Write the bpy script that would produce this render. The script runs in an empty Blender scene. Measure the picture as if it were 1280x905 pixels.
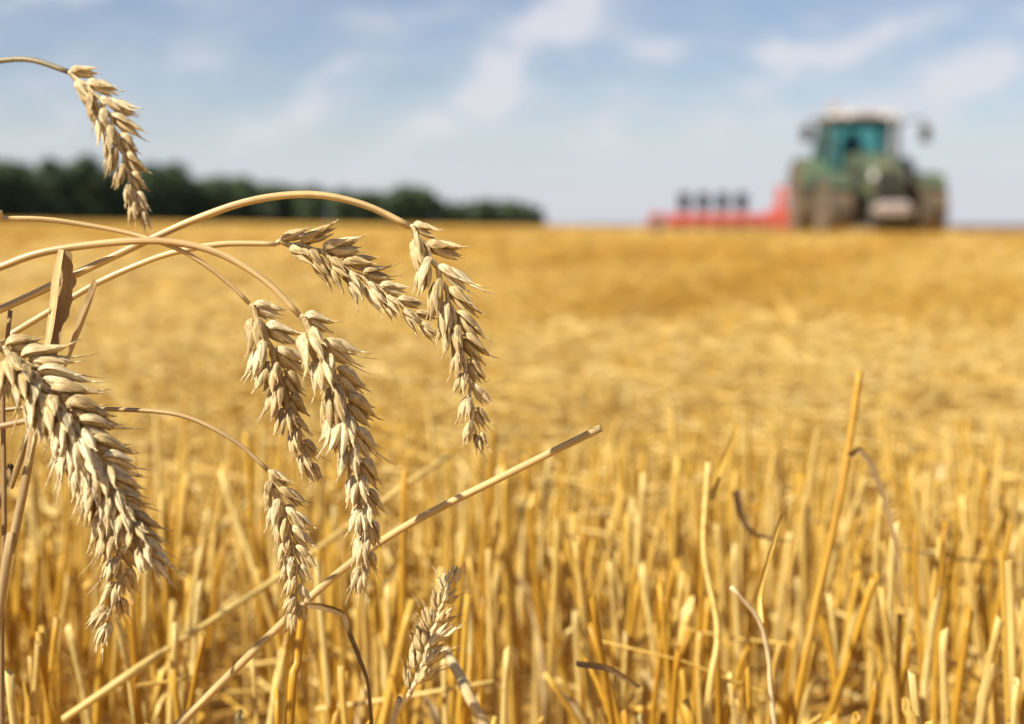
import bpy, math, random
import numpy as np
from mathutils import Vector, Matrix, Euler

random.seed(7)
rng = np.random.default_rng(11)
S = bpy.context.scene
C = S.collection
PI = math.pi

# ------------------------------------------------------------------ camera
CAM_H = 0.32
LENS = 50.0
FPX = 1280 * LENS / 36.0
EYE_Y = 280.0                      # picture row of eye level (1280 x 905 photograph)
PITCH = math.atan((452.5 - EYE_Y) / FPX)
FOCUS = 0.455
cam = bpy.data.cameras.new('camera')
cam.lens = LENS
cam.sensor_width = 36.0
cam.clip_start = 0.02
cam.clip_end = 6000.0
cam.dof.use_dof = True
cam.dof.focus_distance = FOCUS
cam.dof.aperture_fstop = 8.6
cam_ob = bpy.data.objects.new('camera', cam)
cam_ob.location = (0, 0, CAM_H)
cam_ob.rotation_euler = (PI / 2 - PITCH, 0, 0)
C.objects.link(cam_ob)
S.camera = cam_ob

# ------------------------------------------------------------------ light
SUN_EL = math.radians(47)
to_sun = Vector((-0.82, -0.57, 0)).normalized() * math.cos(SUN_EL) + Vector((0, 0, math.sin(SUN_EL)))
sun = bpy.data.lights.new('sun', 'SUN')
sun.energy = 4.6
sun.angle = math.radians(0.5)
sun.color = (1.0, 0.95, 0.86)
sun_ob = bpy.data.objects.new('sun', sun)
sun_ob.rotation_euler = (-to_sun).to_track_quat('-Z', 'Y').to_euler()
C.objects.link(sun_ob)

world = bpy.data.worlds.new('World')
S.world = world
world.use_nodes = True
SKY_STRENGTH = 0.068
CLOUD = 5.75


def build_world():
    nt = world.node_tree
    N, L = nt.nodes, nt.links
    N.clear()
    out = N.new('ShaderNodeOutputWorld')
    bg = N.new('ShaderNodeBackground')
    bg.inputs['Strength'].default_value = SKY_STRENGTH
    sky = N.new('ShaderNodeTexSky')
    sky.sky_type = 'NISHITA'
    sky.sun_disc = False
    sky.sun_elevation = SUN_EL
    sky.sun_rotation = math.atan2(to_sun.x, to_sun.y)
    sky.air_density = 1.0
    sky.dust_density = 0.25
    sky.ozone_density = 3.0
    hsv = N.new('ShaderNodeHueSaturation')
    hsv.inputs['Hue'].default_value = 0.514
    hsv.inputs['Saturation'].default_value = 0.95
    hsv.inputs['Value'].default_value = 0.86
    L.new(sky.outputs[0], hsv.inputs['Color'])
    tc = N.new('ShaderNodeTexCoord')
    sep = N.new('ShaderNodeSeparateXYZ')
    L.new(tc.outputs['Generated'], sep.inputs[0])

    def m(op, a, b=None, clamp=False):
        n = N.new('ShaderNodeMath')
        n.operation = op
        n.use_clamp = clamp
        for i, v in enumerate((a, b)):
            if v is None:
                continue
            if isinstance(v, (int, float)):
                n.inputs[i].default_value = v
            else:
                L.new(v, n.inputs[i])
        return n.outputs[0]

    # bearing and height above the horizon (both as angles, so that clouds sit at infinity)
    az = m('ARCTAN2', sep.outputs[0], sep.outputs[1])
    el = m('ARCSINE', sep.outputs[2])
    comb = N.new('ShaderNodeCombineXYZ')
    L.new(az, comb.inputs[0])
    L.new(el, comb.inputs[1])
    # distortion
    nz0 = N.new('ShaderNodeTexNoise')
    nz0.inputs['Scale'].default_value = 9.0
    nz0.inputs['Detail'].default_value = 3.0
    L.new(comb.outputs[0], nz0.inputs['Vector'])
    sub = N.new('ShaderNodeVectorMath')
    sub.operation = 'SUBTRACT'
    L.new(nz0.outputs['Color'], sub.inputs[0])
    sub.inputs[1].default_value = (0.5, 0.5, 0.5)
    scl = N.new('ShaderNodeVectorMath')
    scl.operation = 'SCALE'
    L.new(sub.outputs[0], scl.inputs[0])
    scl.inputs['Scale'].default_value = 0.055
    warp = N.new('ShaderNodeVectorMath')
    warp.operation = 'ADD'
    L.new(comb.outputs[0], warp.inputs[0])
    L.new(scl.outputs[0], warp.inputs[1])
    ws = N.new('ShaderNodeSeparateXYZ')
    L.new(warp.outputs[0], ws.inputs[0])
    wx, wy = ws.outputs[0], ws.outputs[1]

    # wisps: (bearing, height, half length, half width, tilt, weight)
    def ang(px, py):
        return math.atan((px - 640) / FPX), math.atan((EYE_Y - py) / FPX)
    wisps = []
    for (x0, y0, x1, y1, w, k) in (
            (490, 195, 650, 95, 26, 0.75), (600, 125, 735, 15, 48, 1.0), (690, 20, 740, -60, 40, 0.8),
            (310, 175, 480, 85, 30, 0.6), (180, 110, 300, 60, 40, 0.35), (-120, 20, 290, -8, 24, 0.8),
            (780, 60, 860, 85, 22, 0.5), (930, 110, 1010, 55, 30, 0.8), (1000, 80, 1150, 50, 24, 0.7),
            (1130, 130, 1290, 75, 34, 0.8), (1270, 70, 1420, 60, 40, 0.7), (850, 170, 1180, 130, 40, 0.4),
            (0, 150, 120, 110, 45, 0.35), (690, 160, 800, 130, 40, 0.4), (400, 60, 560, 20, 20, 0.25)):
        a0, e0 = ang(x0, y0)
        a1, e1 = ang(x1, y1)
        wisps.append(((a0 + a1) / 2, (e0 + e1) / 2, math.hypot(a1 - a0, e1 - e0) * 0.6, w * .8 / FPX, math.atan2(e1 - e0, a1 - a0), k))
    # more of the same round the rest of the sky
    r = random.Random(3)
    for i in range(10):
        a = r.uniform(0.7, 5.5)
        wisps.append((a if a < PI else a - 2 * PI, r.uniform(0.05, 0.6), r.uniform(.08, .2), r.uniform(.02, .05), r.uniform(-.3, .8), r.uniform(.4, .9)))
    total = None
    for (ca, ce, hl, hw, t, k) in wisps:
        dx = m('SUBTRACT', wx, ca)
        dy = m('SUBTRACT', wy, ce)
        u = m('ADD', m('MULTIPLY', dx, math.cos(t) / hl), m('MULTIPLY', dy, math.sin(t) / hl))
        v = m('ADD', m('MULTIPLY', dx, -math.sin(t) / hw), m('MULTIPLY', dy, math.cos(t) / hw))
        r2 = m('ADD', m('MULTIPLY', u, u), m('MULTIPLY', v, v))
        g = m('MULTIPLY', m('POWER', 2.718, m('MULTIPLY', r2, -1.0)), k)
        total = g if total is None else m('ADD', total, g)
    # break-up
    mp = N.new('ShaderNodeMapping')
    mp.inputs['Rotation'].default_value = (0, 0, math.radians(-28))
    mp.inputs['Scale'].default_value = (18, 40, 1)
    L.new(warp.outputs[0], mp.inputs['Vector'])
    nz = N.new('ShaderNodeTexNoise')
    nz.inputs['Scale'].default_value = 1.0
    nz.inputs['Detail'].default_value = 7.0
    nz.inputs['Roughness'].default_value = 0.55
    L.new(mp.outputs[0], nz.inputs['Vector'])
    br = N.new('ShaderNodeMapRange')
    br.inputs['From Min'].default_value = 0.36
    br.inputs['From Max'].default_value = 0.62
    L.new(nz.outputs['Fac'], br.inputs['Value'])
    den = m('MULTIPLY', m('MULTIPLY', total, 1.9), m('ADD', m('MULTIPLY', br.outputs[0], 0.95), 0.15))
    veil = m('MULTIPLY', br.outputs[0], 0.16)
    low = N.new('ShaderNodeMapRange')          # thin milky layer low over the horizon
    low.inputs['From Min'].default_value = 0.10
    low.inputs['From Max'].default_value = 0.0
    low.inputs['To Max'].default_value = 0.92
    L.new(el, low.inputs['Value'])
    mist = N.new('ShaderNodeMixRGB')
    L.new(m('MINIMUM', m('ADD', m('ADD', low.outputs[0], veil), 0.05), 0.95), mist.inputs['Fac'])
    L.new(hsv.outputs[0], mist.inputs['Color1'])
    mist.inputs['Color2'].default_value = (CLOUD * 0.96, CLOUD * 0.985, CLOUD * 1.09, 1)
    mix = N.new('ShaderNodeMixRGB')
    L.new(m('MINIMUM', m('MULTIPLY', den, 0.75), 0.85), mix.inputs['Fac'])
    L.new(mist.outputs[0], mix.inputs['Color1'])
    mix.inputs['Color2'].default_value = (CLOUD * 1.10, CLOUD * 1.10, CLOUD * 1.18, 1)
    L.new(mix.outputs[0], bg.inputs['Color'])
    L.new(bg.outputs[0], out.inputs['Surface'])


build_world()
S.view_settings.view_transform = 'Standard'
S.view_settings.look = 'None'
S.view_settings.gamma = 1.0
S.view_settings.exposure = 0.82
S.view_settings.use_curve_mapping = False
S.cycles.max_bounces = 8
S.cycles.diffuse_bounces = 5


# ------------------------------------------------------------------ helpers
def P(x, y, d):
    """point at picture position (x, y) of the 1280 x 905 photograph and depth d metres"""
    fwd = Vector((0, math.cos(PITCH), -math.sin(PITCH)))
    up = Vector((0, math.sin(PITCH), math.cos(PITCH)))
    return Vector((0, 0, CAM_H)) + d * (fwd + Vector((1, 0, 0)) * ((x - 640) / FPX) + up * ((452.5 - y) / FPX))


def tag(o, label=None, cat=None, group=None, kind=None):
    if label: o['label'] = label
    if cat: o['category'] = cat
    if group: o['group'] = group
    if kind: o['kind'] = kind
    return o


def empty(name, loc=(0, 0, 0), rz=0):
    o = bpy.data.objects.new(name, None)
    o.empty_display_size = 0.05
    o.location = loc
    o.rotation_euler = (0, 0, rz)
    C.objects.link(o)
    return o


class MB:
    """collects shapes, becomes one mesh object"""

    def __init__(self):
        self.v, self.f, self.fib = [], [], []

    def add(self, vs, fs, M=None, fib=None):
        n = len(self.v)
        for p in vs:
            p = Vector(p)
            self.v.append(tuple(M @ p if M is not None else p))
        self.fib += [tuple(p) for p in (fib or vs)]
        self.f += [tuple(i + n for i in q) for q in fs]
        return self

    def box(self, x0, x1, y0, y1, z0, z1, b=0.0, M=None):
        """box with bevelled edges (b)"""
        if b <= 0:
            vs = [(x, y, z) for x in (x0, x1) for y in (y0, y1) for z in (z0, z1)]
            fs = [(0, 1, 3, 2), (4, 6, 7, 5), (0, 4, 5, 1), (2, 3, 7, 6), (0, 2, 6, 4), (1, 5, 7, 3)]
            return self.add(vs, fs, M)
        cx, cy, cz = (x0 + x1) / 2, (y0 + y1) / 2, (z0 + z1) / 2
        hx, hy, hz = (x1 - x0) / 2, (y1 - y0) / 2, (z1 - z0) / 2
        b = min(b, hx * .9, hy * .9, hz * .9)
        vs, idx = [], {}
        for sx in (-1, 1):
            for sy in (-1, 1):
                for sz in (-1, 1):
                    for a in range(3):
                        p = [hx - b, hy - b, hz - b]
                        p[a] += b
                        idx[(sx, sy, sz, a)] = len(vs)
                        vs.append((cx + sx * p[0], cy + sy * p[1], cz + sz * p[2]))
        fs = []
        R = (-1, 1)
        for a in range(3):
            o = [i for i in range(3) if i != a]
            for s in R:
                def k(p, q):
                    t = [0, 0, 0]
                    t[a], t[o[0]], t[o[1]] = s, p, q
                    return idx[(*t, a)]
                fs.append((k(-1, -1), k(1, -1), k(1, 1), k(-1, 1)))
        for a in range(3):
            o = [i for i in range(3) if i != a]
            for p in R:
                for q in R:
                    def k(s, c):
                        t = [0, 0, 0]
                        t[a], t[o[0]], t[o[1]] = s, p, q
                        return idx[(*t, c)]
                    fs.append((k(-1, o[0]), k(1, o[0]), k(1, o[1]), k(-1, o[1])))
        for sx in R:
            for sy in R:
                for sz in R:
                    fs.append(tuple(idx[(sx, sy, sz, a)] for a in range(3)))
        return self.add(vs, fs, M)

    def hexa(self, lo, hi):
        """solid between two quads (each four points, same winding)"""
        vs = list(lo) + list(hi)
        fs = [(3, 2, 1, 0), (4, 5, 6, 7)] + [(i, (i + 1) % 4, 4 + (i + 1) % 4, 4 + i) for i in range(4)]
        return self.add(vs, fs)

    def tube(self, pts, rad, n=8, cap=True, M=None, flat=1.0, hollow=0.0, rough=0.0):
        pts = [Vector(p) for p in pts]
        m = len(pts)
        if not hasattr(rad, '__len__'):
            rad = [rad] * m
        ts = []
        for i in range(m):
            t = pts[min(i + 1, m - 1)] - pts[max(i - 1, 0)]
            ts.append(t.normalized())
        ref = Vector((0, -1, 0)) if abs(ts[0].y) < .9 else Vector((1, 0, 0))
        a = (ref - ts[0] * ref.dot(ts[0])).normalized()
        vs, fib, run, ox = [], [], 0.0, pts[0].x * 7 + pts[-1].z * 3
        for i in range(m):
            a = (a - ts[i] * a.dot(ts[i])).normalized()
            b = ts[i].cross(a)
            run += (pts[i] - pts[i - 1]).length if i else 0
            for j in range(n):
                w = 2 * PI * j / n
                fib.append((ox + rad[i] * math.cos(w), rad[i] * math.sin(w), run))
                k = rad[i] * (1 + (random.uniform(-rough, rough) if rough else 0))
                vs.append(pts[i] + a * (k * math.cos(w)) + b * (k * flat * math.sin(w)))
        fs = []
        for i in range(m - 1):
            for j in range(n):
                k = (j + 1) % n
                fs.append((i * n + j, i * n + k, (i + 1) * n + k, (i + 1) * n + j))
        if cap:
            fs.append(tuple(range(n))[::-1])
            if hollow > 0:
                o = (m - 1) * n
                base = len(vs)
                for j in range(n):
                    vs.append(pts[-1].lerp(vs[o + j], hollow))
                    fib.append((ox, 0, run))
                for j in range(n):
                    vs.append(pts[-1].lerp(vs[o + j], hollow * .9) - ts[-1] * rad[-1] * 5)
                    fib.append((ox, 0, run))
                for j in range(n):
                    k = (j + 1) % n
                    fs.append((o + j, o + k, base + k, base + j))
                    fs.append((base + j, base + k, base + n + k, base + n + j))
                fs.append(tuple(base + n + j for j in range(n)))
            else:
                fs.append(tuple((m - 1) * n + j for j in range(n)))
        return self.add(vs, fs, M, fib)

    def lathe_x(self, prof, n=40, cx=0.0, M=None):
        """profile of (x, radius) turned about the X axis"""
        vs, fs = [], []
        m = len(prof)
        for (x, r) in prof:
            for j in range(n):
                w = 2 * PI * j / n
                vs.append((cx + x, r * math.cos(w), r * math.sin(w)))
        for i in range(m - 1):
            for j in range(n):
                k = (j + 1) % n
                fs.append((i * n + j, i * n + k, (i + 1) * n + k, (i + 1) * n + j))
        fs.append(tuple(range(n)))
        fs.append(tuple((m - 1) * n + j for j in range(n))[::-1])
        return self.add(vs, fs, M)

    def mesh(self, name, mat, smooth=True):
        me = bpy.data.meshes.new(name)
        me.from_pydata(self.v, [], self.f)
        if smooth:
            me.polygons.foreach_set('use_smooth', [True] * len(me.polygons))
        me.materials.append(mat)
        me.update()
        at = me.attributes.new('fibre', 'FLOAT_VECTOR', 'POINT')
        at.data.foreach_set('vector', np.asarray(self.fib, np.float32).ravel())
        return me

    def build(self, name, mat, parent=None, loc=(0, 0, 0), smooth=True, sharp=None):
        me = self.mesh(name, mat, smooth)
        if sharp:
            me.set_sharp_from_angle(angle=math.radians(sharp))
        o = bpy.data.objects.new(name, me)
        o.location = loc
        C.objects.link(o)
        if parent is not None:
            o.parent = parent
        return o


def bulk(name, V, Q, mat, tint=None, smooth=False):
    """large mesh from numpy arrays of vertices and quads"""
    me = bpy.data.meshes.new(name)
    nv, nf = len(V), len(Q)
    me.vertices.add(nv)
    me.vertices.foreach_set('co', np.asarray(V, np.float32).ravel())
    me.loops.add(nf * 4)
    me.loops.foreach_set('vertex_index', np.asarray(Q, np.int32).ravel())
    me.polygons.add(nf)
    me.polygons.foreach_set('loop_start', np.arange(0, nf * 4, 4, dtype=np.int32))
    me.polygons.foreach_set('loop_total', np.full(nf, 4, np.int32))
    if smooth:
        me.polygons.foreach_set('use_smooth', np.ones(nf, bool))
    me.update(calc_edges=True)
    if tint is not None:
        a = me.attributes.new('tint', 'FLOAT', 'POINT')
        a.data.foreach_set('value', np.asarray(tint, np.float32))
    me.materials.append(mat)
    o = bpy.data.objects.new(name, me)
    C.objects.link(o)
    return o


def spline(pts, step=None, n=None):
    """Catmull-Rom through the points"""
    pts = [Vector(p) for p in pts]
    ext = [pts[0] * 2 - pts[1]] + pts + [pts[-1] * 2 - pts[-2]]
    out = []
    k = n or 8
    for i in range(1, len(ext) - 2):
        p0, p1, p2, p3 = ext[i - 1:i + 3]
        for j in range(k):
            t = j / k
            out.append(0.5 * ((2 * p1) + (p2 - p0) * t + (2 * p0 - 5 * p1 + 4 * p2 - p3) * t * t + (3 * p1 - p0 - 3 * p2 + p3) * t ** 3))
    out.append(pts[-1])
    return out


def resample(pts, n):
    d = [0]
    for a, b in zip(pts, pts[1:]):
        d.append(d[-1] + (b - a).length)
    out, j = [], 0
    for i in range(n):
        s = d[-1] * i / (n - 1)
        while j < len(d) - 2 and d[j + 1] < s:
            j += 1
        t = (s - d[j]) / max(1e-9, d[j + 1] - d[j])
        out.append(pts[j].lerp(pts[j + 1], min(1, t)))
    return out, d[-1]


def ribbon(pts, width, nrm, twist=0.0, fold=0.5, curl=0.0, rough=0.0, nx=5):
    """a dry leaf blade: creased cross section swept along pts; width is a function of 0..1"""
    mb = MB()
    m = len(pts)
    nrm = Vector(nrm)
    vs, fib, run = [], [], 0.0
    for i in range(m):
        s = i / (m - 1)
        t = (pts[min(i + 1, m - 1)] - pts[max(i - 1, 0)]).normalized()
        a = (nrm - t * nrm.dot(t)).normalized()
        b = t.cross(a)
        w = twist * s + rough * math.sin(s * 9 + fold * 7)
        a, b = a * math.cos(w) + b * math.sin(w), b * math.cos(w) - a * math.sin(w)
        W = width(s)
        run += (pts[i] - pts[i - 1]).length if i else 0
        for j in range(nx):
            q = -1 + 2 * j / (nx - 1)
            fib.append((q * W / 2, pts[0].x, run))
            vs.append(pts[i] + b * (q * W / 2) + a * (W / 2 * (fold * abs(q) + curl * q * q) + rough * W * .12 * math.sin(i * 1.7 + j * 2.1)))
    fs = [(i * nx + j, i * nx + j + 1, (i + 1) * nx + j + 1, (i + 1) * nx + j) for i in range(m - 1) for j in range(nx - 1)]
    return mb.add(vs, fs, None, fib)


# ------------------------------------------------------------------ materials
def new_mat(name):
    m = bpy.data.materials.new(name)
    m.use_nodes = True
    nt = m.node_tree
    return m, nt, nt.nodes, nt.links, nt.nodes['Principled BSDF'], nt.nodes['Material Output']


def simple(name, col, rough=0.5, metal=0.0, var=0.25, scale=6.0, spec=0.5, dirt=None, dirt_amt=0.5):
    m, nt, N, L, B, O = new_mat(name)
    tc = N.new('ShaderNodeTexCoord')
    nz = N.new('ShaderNodeTexNoise')
    nz.inputs['Scale'].default_value = scale
    nz.inputs['Detail'].default_value = 6
    L.new(tc.outputs['Object'], nz.inputs['Vector'])
    mx = N.new('ShaderNodeMixRGB')
    d = dirt or tuple(c * (1 - var) for c in col)
    mx.inputs['Color1'].default_value = (*col, 1)
    mx.inputs['Color2'].default_value = (*d, 1)
    mr = N.new('ShaderNodeMapRange')
    mr.inputs['From Min'].default_value = 0.35
    mr.inputs['From Max'].default_value = 0.7
    mr.inputs['To Max'].default_value = dirt_amt if dirt else 1.0
    L.new(nz.outputs['Fac'], mr.inputs['Value'])
    L.new(mr.outputs[0], mx.inputs['Fac'])
    L.new(mx.outputs[0], B.inputs['Base Color'])
    B.inputs['Roughness'].default_value = rough
    B.inputs['Metallic'].default_value = metal
    B.inputs['Specular IOR Level'].default_value = spec
    return m


def straw_mat(name, dark, mid, pale, use_attr=False, rough=0.42, trans=0.18, stretch=(900, 900, 25), bump=0.25, spots=0.35, along='fibre', contrast=1.0, spec=0.35):
    """dry straw: fibres running along the stalk, each stalk its own tone, brown weather spots"""
    m, nt, N, L, B, O = new_mat(name)
    tc = N.new('ShaderNodeTexCoord')
    mp = N.new('ShaderNodeMapping')
    mp.inputs['Scale'].default_value = stretch
    if along == 'fibre':
        fa = N.new('ShaderNodeAttribute')
        fa.attribute_name = 'fibre'
        L.new(fa.outputs['Vector'], mp.inputs['Vector'])
    else:
        L.new(tc.outputs[along], mp.inputs['Vector'])
    nz = N.new('ShaderNodeTexNoise')
    nz.inputs['Scale'].default_value = 1.0
    nz.inputs['Detail'].default_value = 4
    L.new(mp.outputs[0], nz.inputs['Vector'])
    if use_attr:
        at = N.new('ShaderNodeAttribute')
        at.attribute_name = 'tint'
        tint = at.outputs['Fac']
    else:
        oi = N.new('ShaderNodeObjectInfo')
        tint = oi.outputs['Random']
    ramp = N.new('ShaderNodeValToRGB')
    e = ramp.color_ramp.elements
    e[0].position, e[0].color = 0.0, (*dark, 1)
    e[1].position, e[1].color = 1.0, (*pale, 1)
    k = e.new(0.35)
    k.color = (*mid, 1)
    k = e.new(0.7)
    k.color = (*[(a + b) / 2 for a, b in zip(mid, pale)], 1)
    L.new(tint, ramp.inputs['Fac'])
    fib = N.new('ShaderNodeMixRGB')
    fib.blend_type = 'MULTIPLY'
    fr = N.new('ShaderNodeMapRange')
    fr.inputs['From Min'].default_value = 0.3
    fr.inputs['From Max'].default_value = 0.7
    fr.inputs['To Min'].default_value = 1 - .28 * contrast
    fr.inputs['To Max'].default_value = 1 + .15 * contrast
    fr.clamp = False
    L.new(nz.outputs['Fac'], fr.inputs['Value'])
    fib.inputs['Fac'].default_value = 1.0
    L.new(ramp.outputs[0], fib.inputs['Color1'])
    L.new(fr.outputs[0], fib.inputs['Color2'])
    # weathered spots
    n2 = N.new('ShaderNodeTexNoise')
    n2.inputs['Scale'].default_value = 160.0
    n2.inputs['Detail'].default_value = 5
    L.new(tc.outputs['Object'], n2.inputs['Vector'])
    sr = N.new('ShaderNodeMapRange')
    sr.inputs['From Min'].default_value = 0.56
    sr.inputs['From Max'].default_value = 0.72
    sr.inputs['To Max'].default_value = spots
    L.new(n2.outputs['Fac'], sr.inputs['Value'])
    sp = N.new('ShaderNodeMixRGB')
    L.new(sr.outputs[0], sp.inputs['Fac'])
    L.new(fib.outputs[0], sp.inputs['Color1'])
    sp.inputs['Color2'].default_value = (dark[0] * .55, dark[1] * .5, dark[2] * .6, 1)
    L.new(sp.outputs[0], B.inputs['Base Color'])
    B.inputs['Roughness'].default_value = rough
    B.inputs['Specular IOR Level'].default_value = spec
    bp = N.new('ShaderNodeBump')
    bp.inputs['Strength'].default_value = bump
    bp.inputs['Distance'].default_value = 0.0004
    L.new(nz.outputs['Fac'], bp.inputs['Height'])
    L.new(bp.outputs[0], B.inputs['Normal'])
    if trans > 0:
        tr = N.new('ShaderNodeBsdfTranslucent')
        L.new(sp.outputs[0], tr.inputs['Color'])
        ms = N.new('ShaderNodeMixShader')
        ms.inputs[0].default_value = trans
        L.new(B.outputs[0], ms.inputs[1])
        L.new(tr.outputs[0], ms.inputs[2])
        L.new(ms.outputs[0], O.inputs['Surface'])
    return m


GOLD_D, GOLD_M, GOLD_P = (0.53, 0.275, 0.030), (0.72, 0.44, 0.068), (0.86, 0.66, 0.245)
M_stub = straw_mat('stubble_straw', (0.54, 0.265, 0.022), (0.72, 0.42, 0.052), (0.86, 0.66, 0.24), trans=0.2, contrast=1.6, spots=0.5)
M_field = straw_mat('field_straw', GOLD_D, GOLD_M, GOLD_P, use_attr=True, trans=0.22, stretch=(300, 300, 20), bump=0.0, spots=0.15, along='Object')
M_stem = straw_mat('stem_straw', (0.60, 0.40, 0.16), (0.68, 0.48, 0.21), (0.74, 0.55, 0.27), trans=0.05, rough=0.34, stretch=(900, 900, 40), contrast=1.5, spots=0.3)
M_thin = straw_mat('upper_stem_straw', (0.34, 0.21, 0.075), (0.42, 0.27, 0.11), (0.50, 0.34, 0.15), trans=0.05, rough=0.38, stretch=(900, 900, 40), contrast=1.5, spots=0.35)
M_shaded_stem = straw_mat('shaded_stem_straw', (0.20, 0.165, 0.075), (0.24, 0.195, 0.095), (0.28, 0.23, 0.12), trans=0.03, stretch=(900, 900, 40), contrast=1.4)  # stem straw darkened: the shade seen against the sky, put into the colour
M_husk = straw_mat('ear_husk', (0.58, 0.405, 0.165), (0.735, 0.55, 0.255), (0.88, 0.72, 0.405), trans=0.09, rough=0.42, stretch=(1700, 1700, 70), bump=1.0, spots=0.55, contrast=2.3, along='Object')
M_leaf = straw_mat('dry_leaf', (0.26, 0.165, 0.07), (0.38, 0.25, 0.11), (0.54, 0.38, 0.18), trans=0.2, rough=0.65, spec=0.08, stretch=(700, 700, 40), spots=0.5)
M_grey = straw_mat('weathered_leaf', (0.22, 0.135, 0.055), (0.28, 0.175, 0.075), (0.36, 0.24, 0.12), trans=0.15, rough=0.75, spec=0.08, stretch=(600, 600, 40), spots=0.5)
M_pale = straw_mat('bleached_straw', (0.68, 0.48, 0.20), (0.74, 0.56, 0.27), (0.80, 0.65, 0.38), trans=0.2, rough=0.5, spec=0.08, stretch=(700, 700, 40), spots=0.25)


def soil_mat():
    m, nt, N, L, B, O = new_mat('stubble_ground')
    tc = N.new('ShaderNodeTexCoord')
    # straw-strewn ground: chaff over soil, with broad paler and browner swaths across the field
    n1 = N.new('ShaderNodeTexNoise')
    n1.inputs['Scale'].default_value = 26.0
    n1.inputs['Detail'].default_value = 8
    n1.inputs['Roughness'].default_value = 0.7
    L.new(tc.outputs['Object'], n1.inputs['Vector'])
    r1 = N.new('ShaderNodeValToRGB')
    e = r1.color_ramp.elements
    e[0].position, e[0].color = 0.30, (0.20, 0.105, 0.03, 1)
    e[1].position, e[1].color = 0.66, (0.66, 0.42, 0.12, 1)
    k = e.new(0.48)
    k.color = (0.50, 0.28, 0.06, 1)
    L.new(n1.outputs['Fac'], r1.inputs['Fac'])
    mp = N.new('ShaderNodeMapping')
    mp.inputs['Rotation'].default_value = (0, 0, math.radians(18))
    mp.inputs['Scale'].default_value = (0.30, 0.10, 1)
    L.new(tc.outputs['Object'], mp.inputs['Vector'])
    n2 = N.new('ShaderNodeTexNoise')
    n2.inputs['Scale'].default_value = 1.0
    n2.inputs['Detail'].default_value = 4
    L.new(mp.outputs[0], n2.inputs['Vector'])
    r2 = N.new('ShaderNodeMapRange')
    r2.inputs['From Min'].default_value = 0.35
    r2.inputs['From Max'].default_value = 0.65
    r2.inputs['To Min'].default_value = 0.75
    r2.inputs['To Max'].default_value = 1.12
    L.new(n2.outputs['Fac'], r2.inputs['Value'])
    mx = N.new('ShaderNodeMixRGB')
    mx.blend_type = 'MULTIPLY'
    mx.inputs['Fac'].default_value = 1.0
    L.new(r1.outputs[0], mx.inputs['Color1'])
    L.new(r2.outputs[0], mx.inputs['Color2'])
    L.new(mx.outputs[0], B.inputs['Base Color'])
    B.inputs['Roughness'].default_value = 0.9
    B.inputs['Specular IOR Level'].default_value = 0.1
    bp = N.new('ShaderNodeBump')
    bp.inputs['Strength'].default_value = 0.6
    bp.inputs['Distance'].default_value = 0.02
    L.new(n1.outputs['Fac'], bp.inputs['Height'])
    L.new(bp.outputs[0], B.inputs['Normal'])
    return m


M_soil = soil_mat()
M_plough = simple('ploughed_soil', (0.17, 0.115, 0.08), 0.95, var=0.4, scale=0.4, spec=0.1)
M_bark = simple('bark', (0.09, 0.065, 0.045), 0.9, var=0.5, scale=4)


def leaf_mat():
    m, nt, N, L, B, O = new_mat('tree_leaves')
    oi = N.new('ShaderNodeObjectInfo')
    geo = N.new('ShaderNodeNewGeometry')
    ramp = N.new('ShaderNodeValToRGB')
    e = ramp.color_ramp.elements
    e[0].color = (0.036, 0.060, 0.030, 1)
    e[1].color = (0.11, 0.145, 0.060, 1)
    ad = N.new('ShaderNodeMath')
    ad.operation = 'MULTIPLY_ADD'
    L.new(geo.outputs['Random Per Island'], ad.inputs[0])
    ad.inputs[1].default_value = 0.6
    mu = N.new('ShaderNodeMath')
    mu.operation = 'MULTIPLY'
    mu.inputs[1].default_value = 0.4
    L.new(oi.outputs['Random'], mu.inputs[0])
    L.new(mu.outputs[0], ad.inputs[2])
    L.new(ad.outputs[0], ramp.inputs['Fac'])
    L.new(ramp.outputs[0], B.inputs['Base Color'])
    B.inputs['Roughness'].default_value = 0.6
    B.inputs['Specular IOR Level'].default_value = 0.2
    return m


M_foliage = leaf_mat()
DUST = (0.34, 0.24, 0.12)
M_green = simple('green_paint', (0.047, 0.080, 0.045), 0.35, var=0.3, scale=3, dirt=(0.17, 0.15, 0.07), dirt_amt=0.6)
M_black = simple('black_plastic', (0.035, 0.036, 0.032), 0.5, dirt=(0.15, 0.12, 0.07), dirt_amt=0.6)
M_cabframe = simple('cab_frame_paint', (0.025, 0.06, 0.05), 0.4, dirt=(0.06, 0.07, 0.05), dirt_amt=0.4)
M_tyre = simple('dusty_rubber', (0.05, 0.043, 0.034), 0.85, scale=4, dirt=(0.27, 0.18, 0.09), dirt_amt=0.75)
M_rim = simple('rim_paint', (0.33, 0.24, 0.13), 0.5, scale=5, dirt=DUST, dirt_amt=0.6)
M_roof = simple('cream_roof_paint', (0.42, 0.375, 0.34), 0.4, var=0.12, scale=3)
M_weight = simple('front_weight_paint', (0.34, 0.28, 0.245), 0.5, scale=4, dirt=(0.30, 0.24, 0.17), dirt_amt=0.5)
M_red = simple('red_paint', (0.47, 0.075, 0.06), 0.42, scale=3, dirt=(0.46, 0.15, 0.08), dirt_amt=0.5)
M_steel = simple('worn_steel', (0.05, 0.052, 0.055), 0.45, metal=0.4, scale=6)
M_greysteel = simple('grey_steel', (0.36, 0.35, 0.34), 0.5, metal=0.2, scale=6)
M_lamp = simple('lamp_glass', (0.75, 0.72, 0.66), 0.15, var=0.1)
M_seat = simple('seat_fabric', (0.05, 0.05, 0.045), 0.9)
M_orange = simple('amber_plastic', (0.42, 0.27, 0.15), 0.3, var=0.1)


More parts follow.
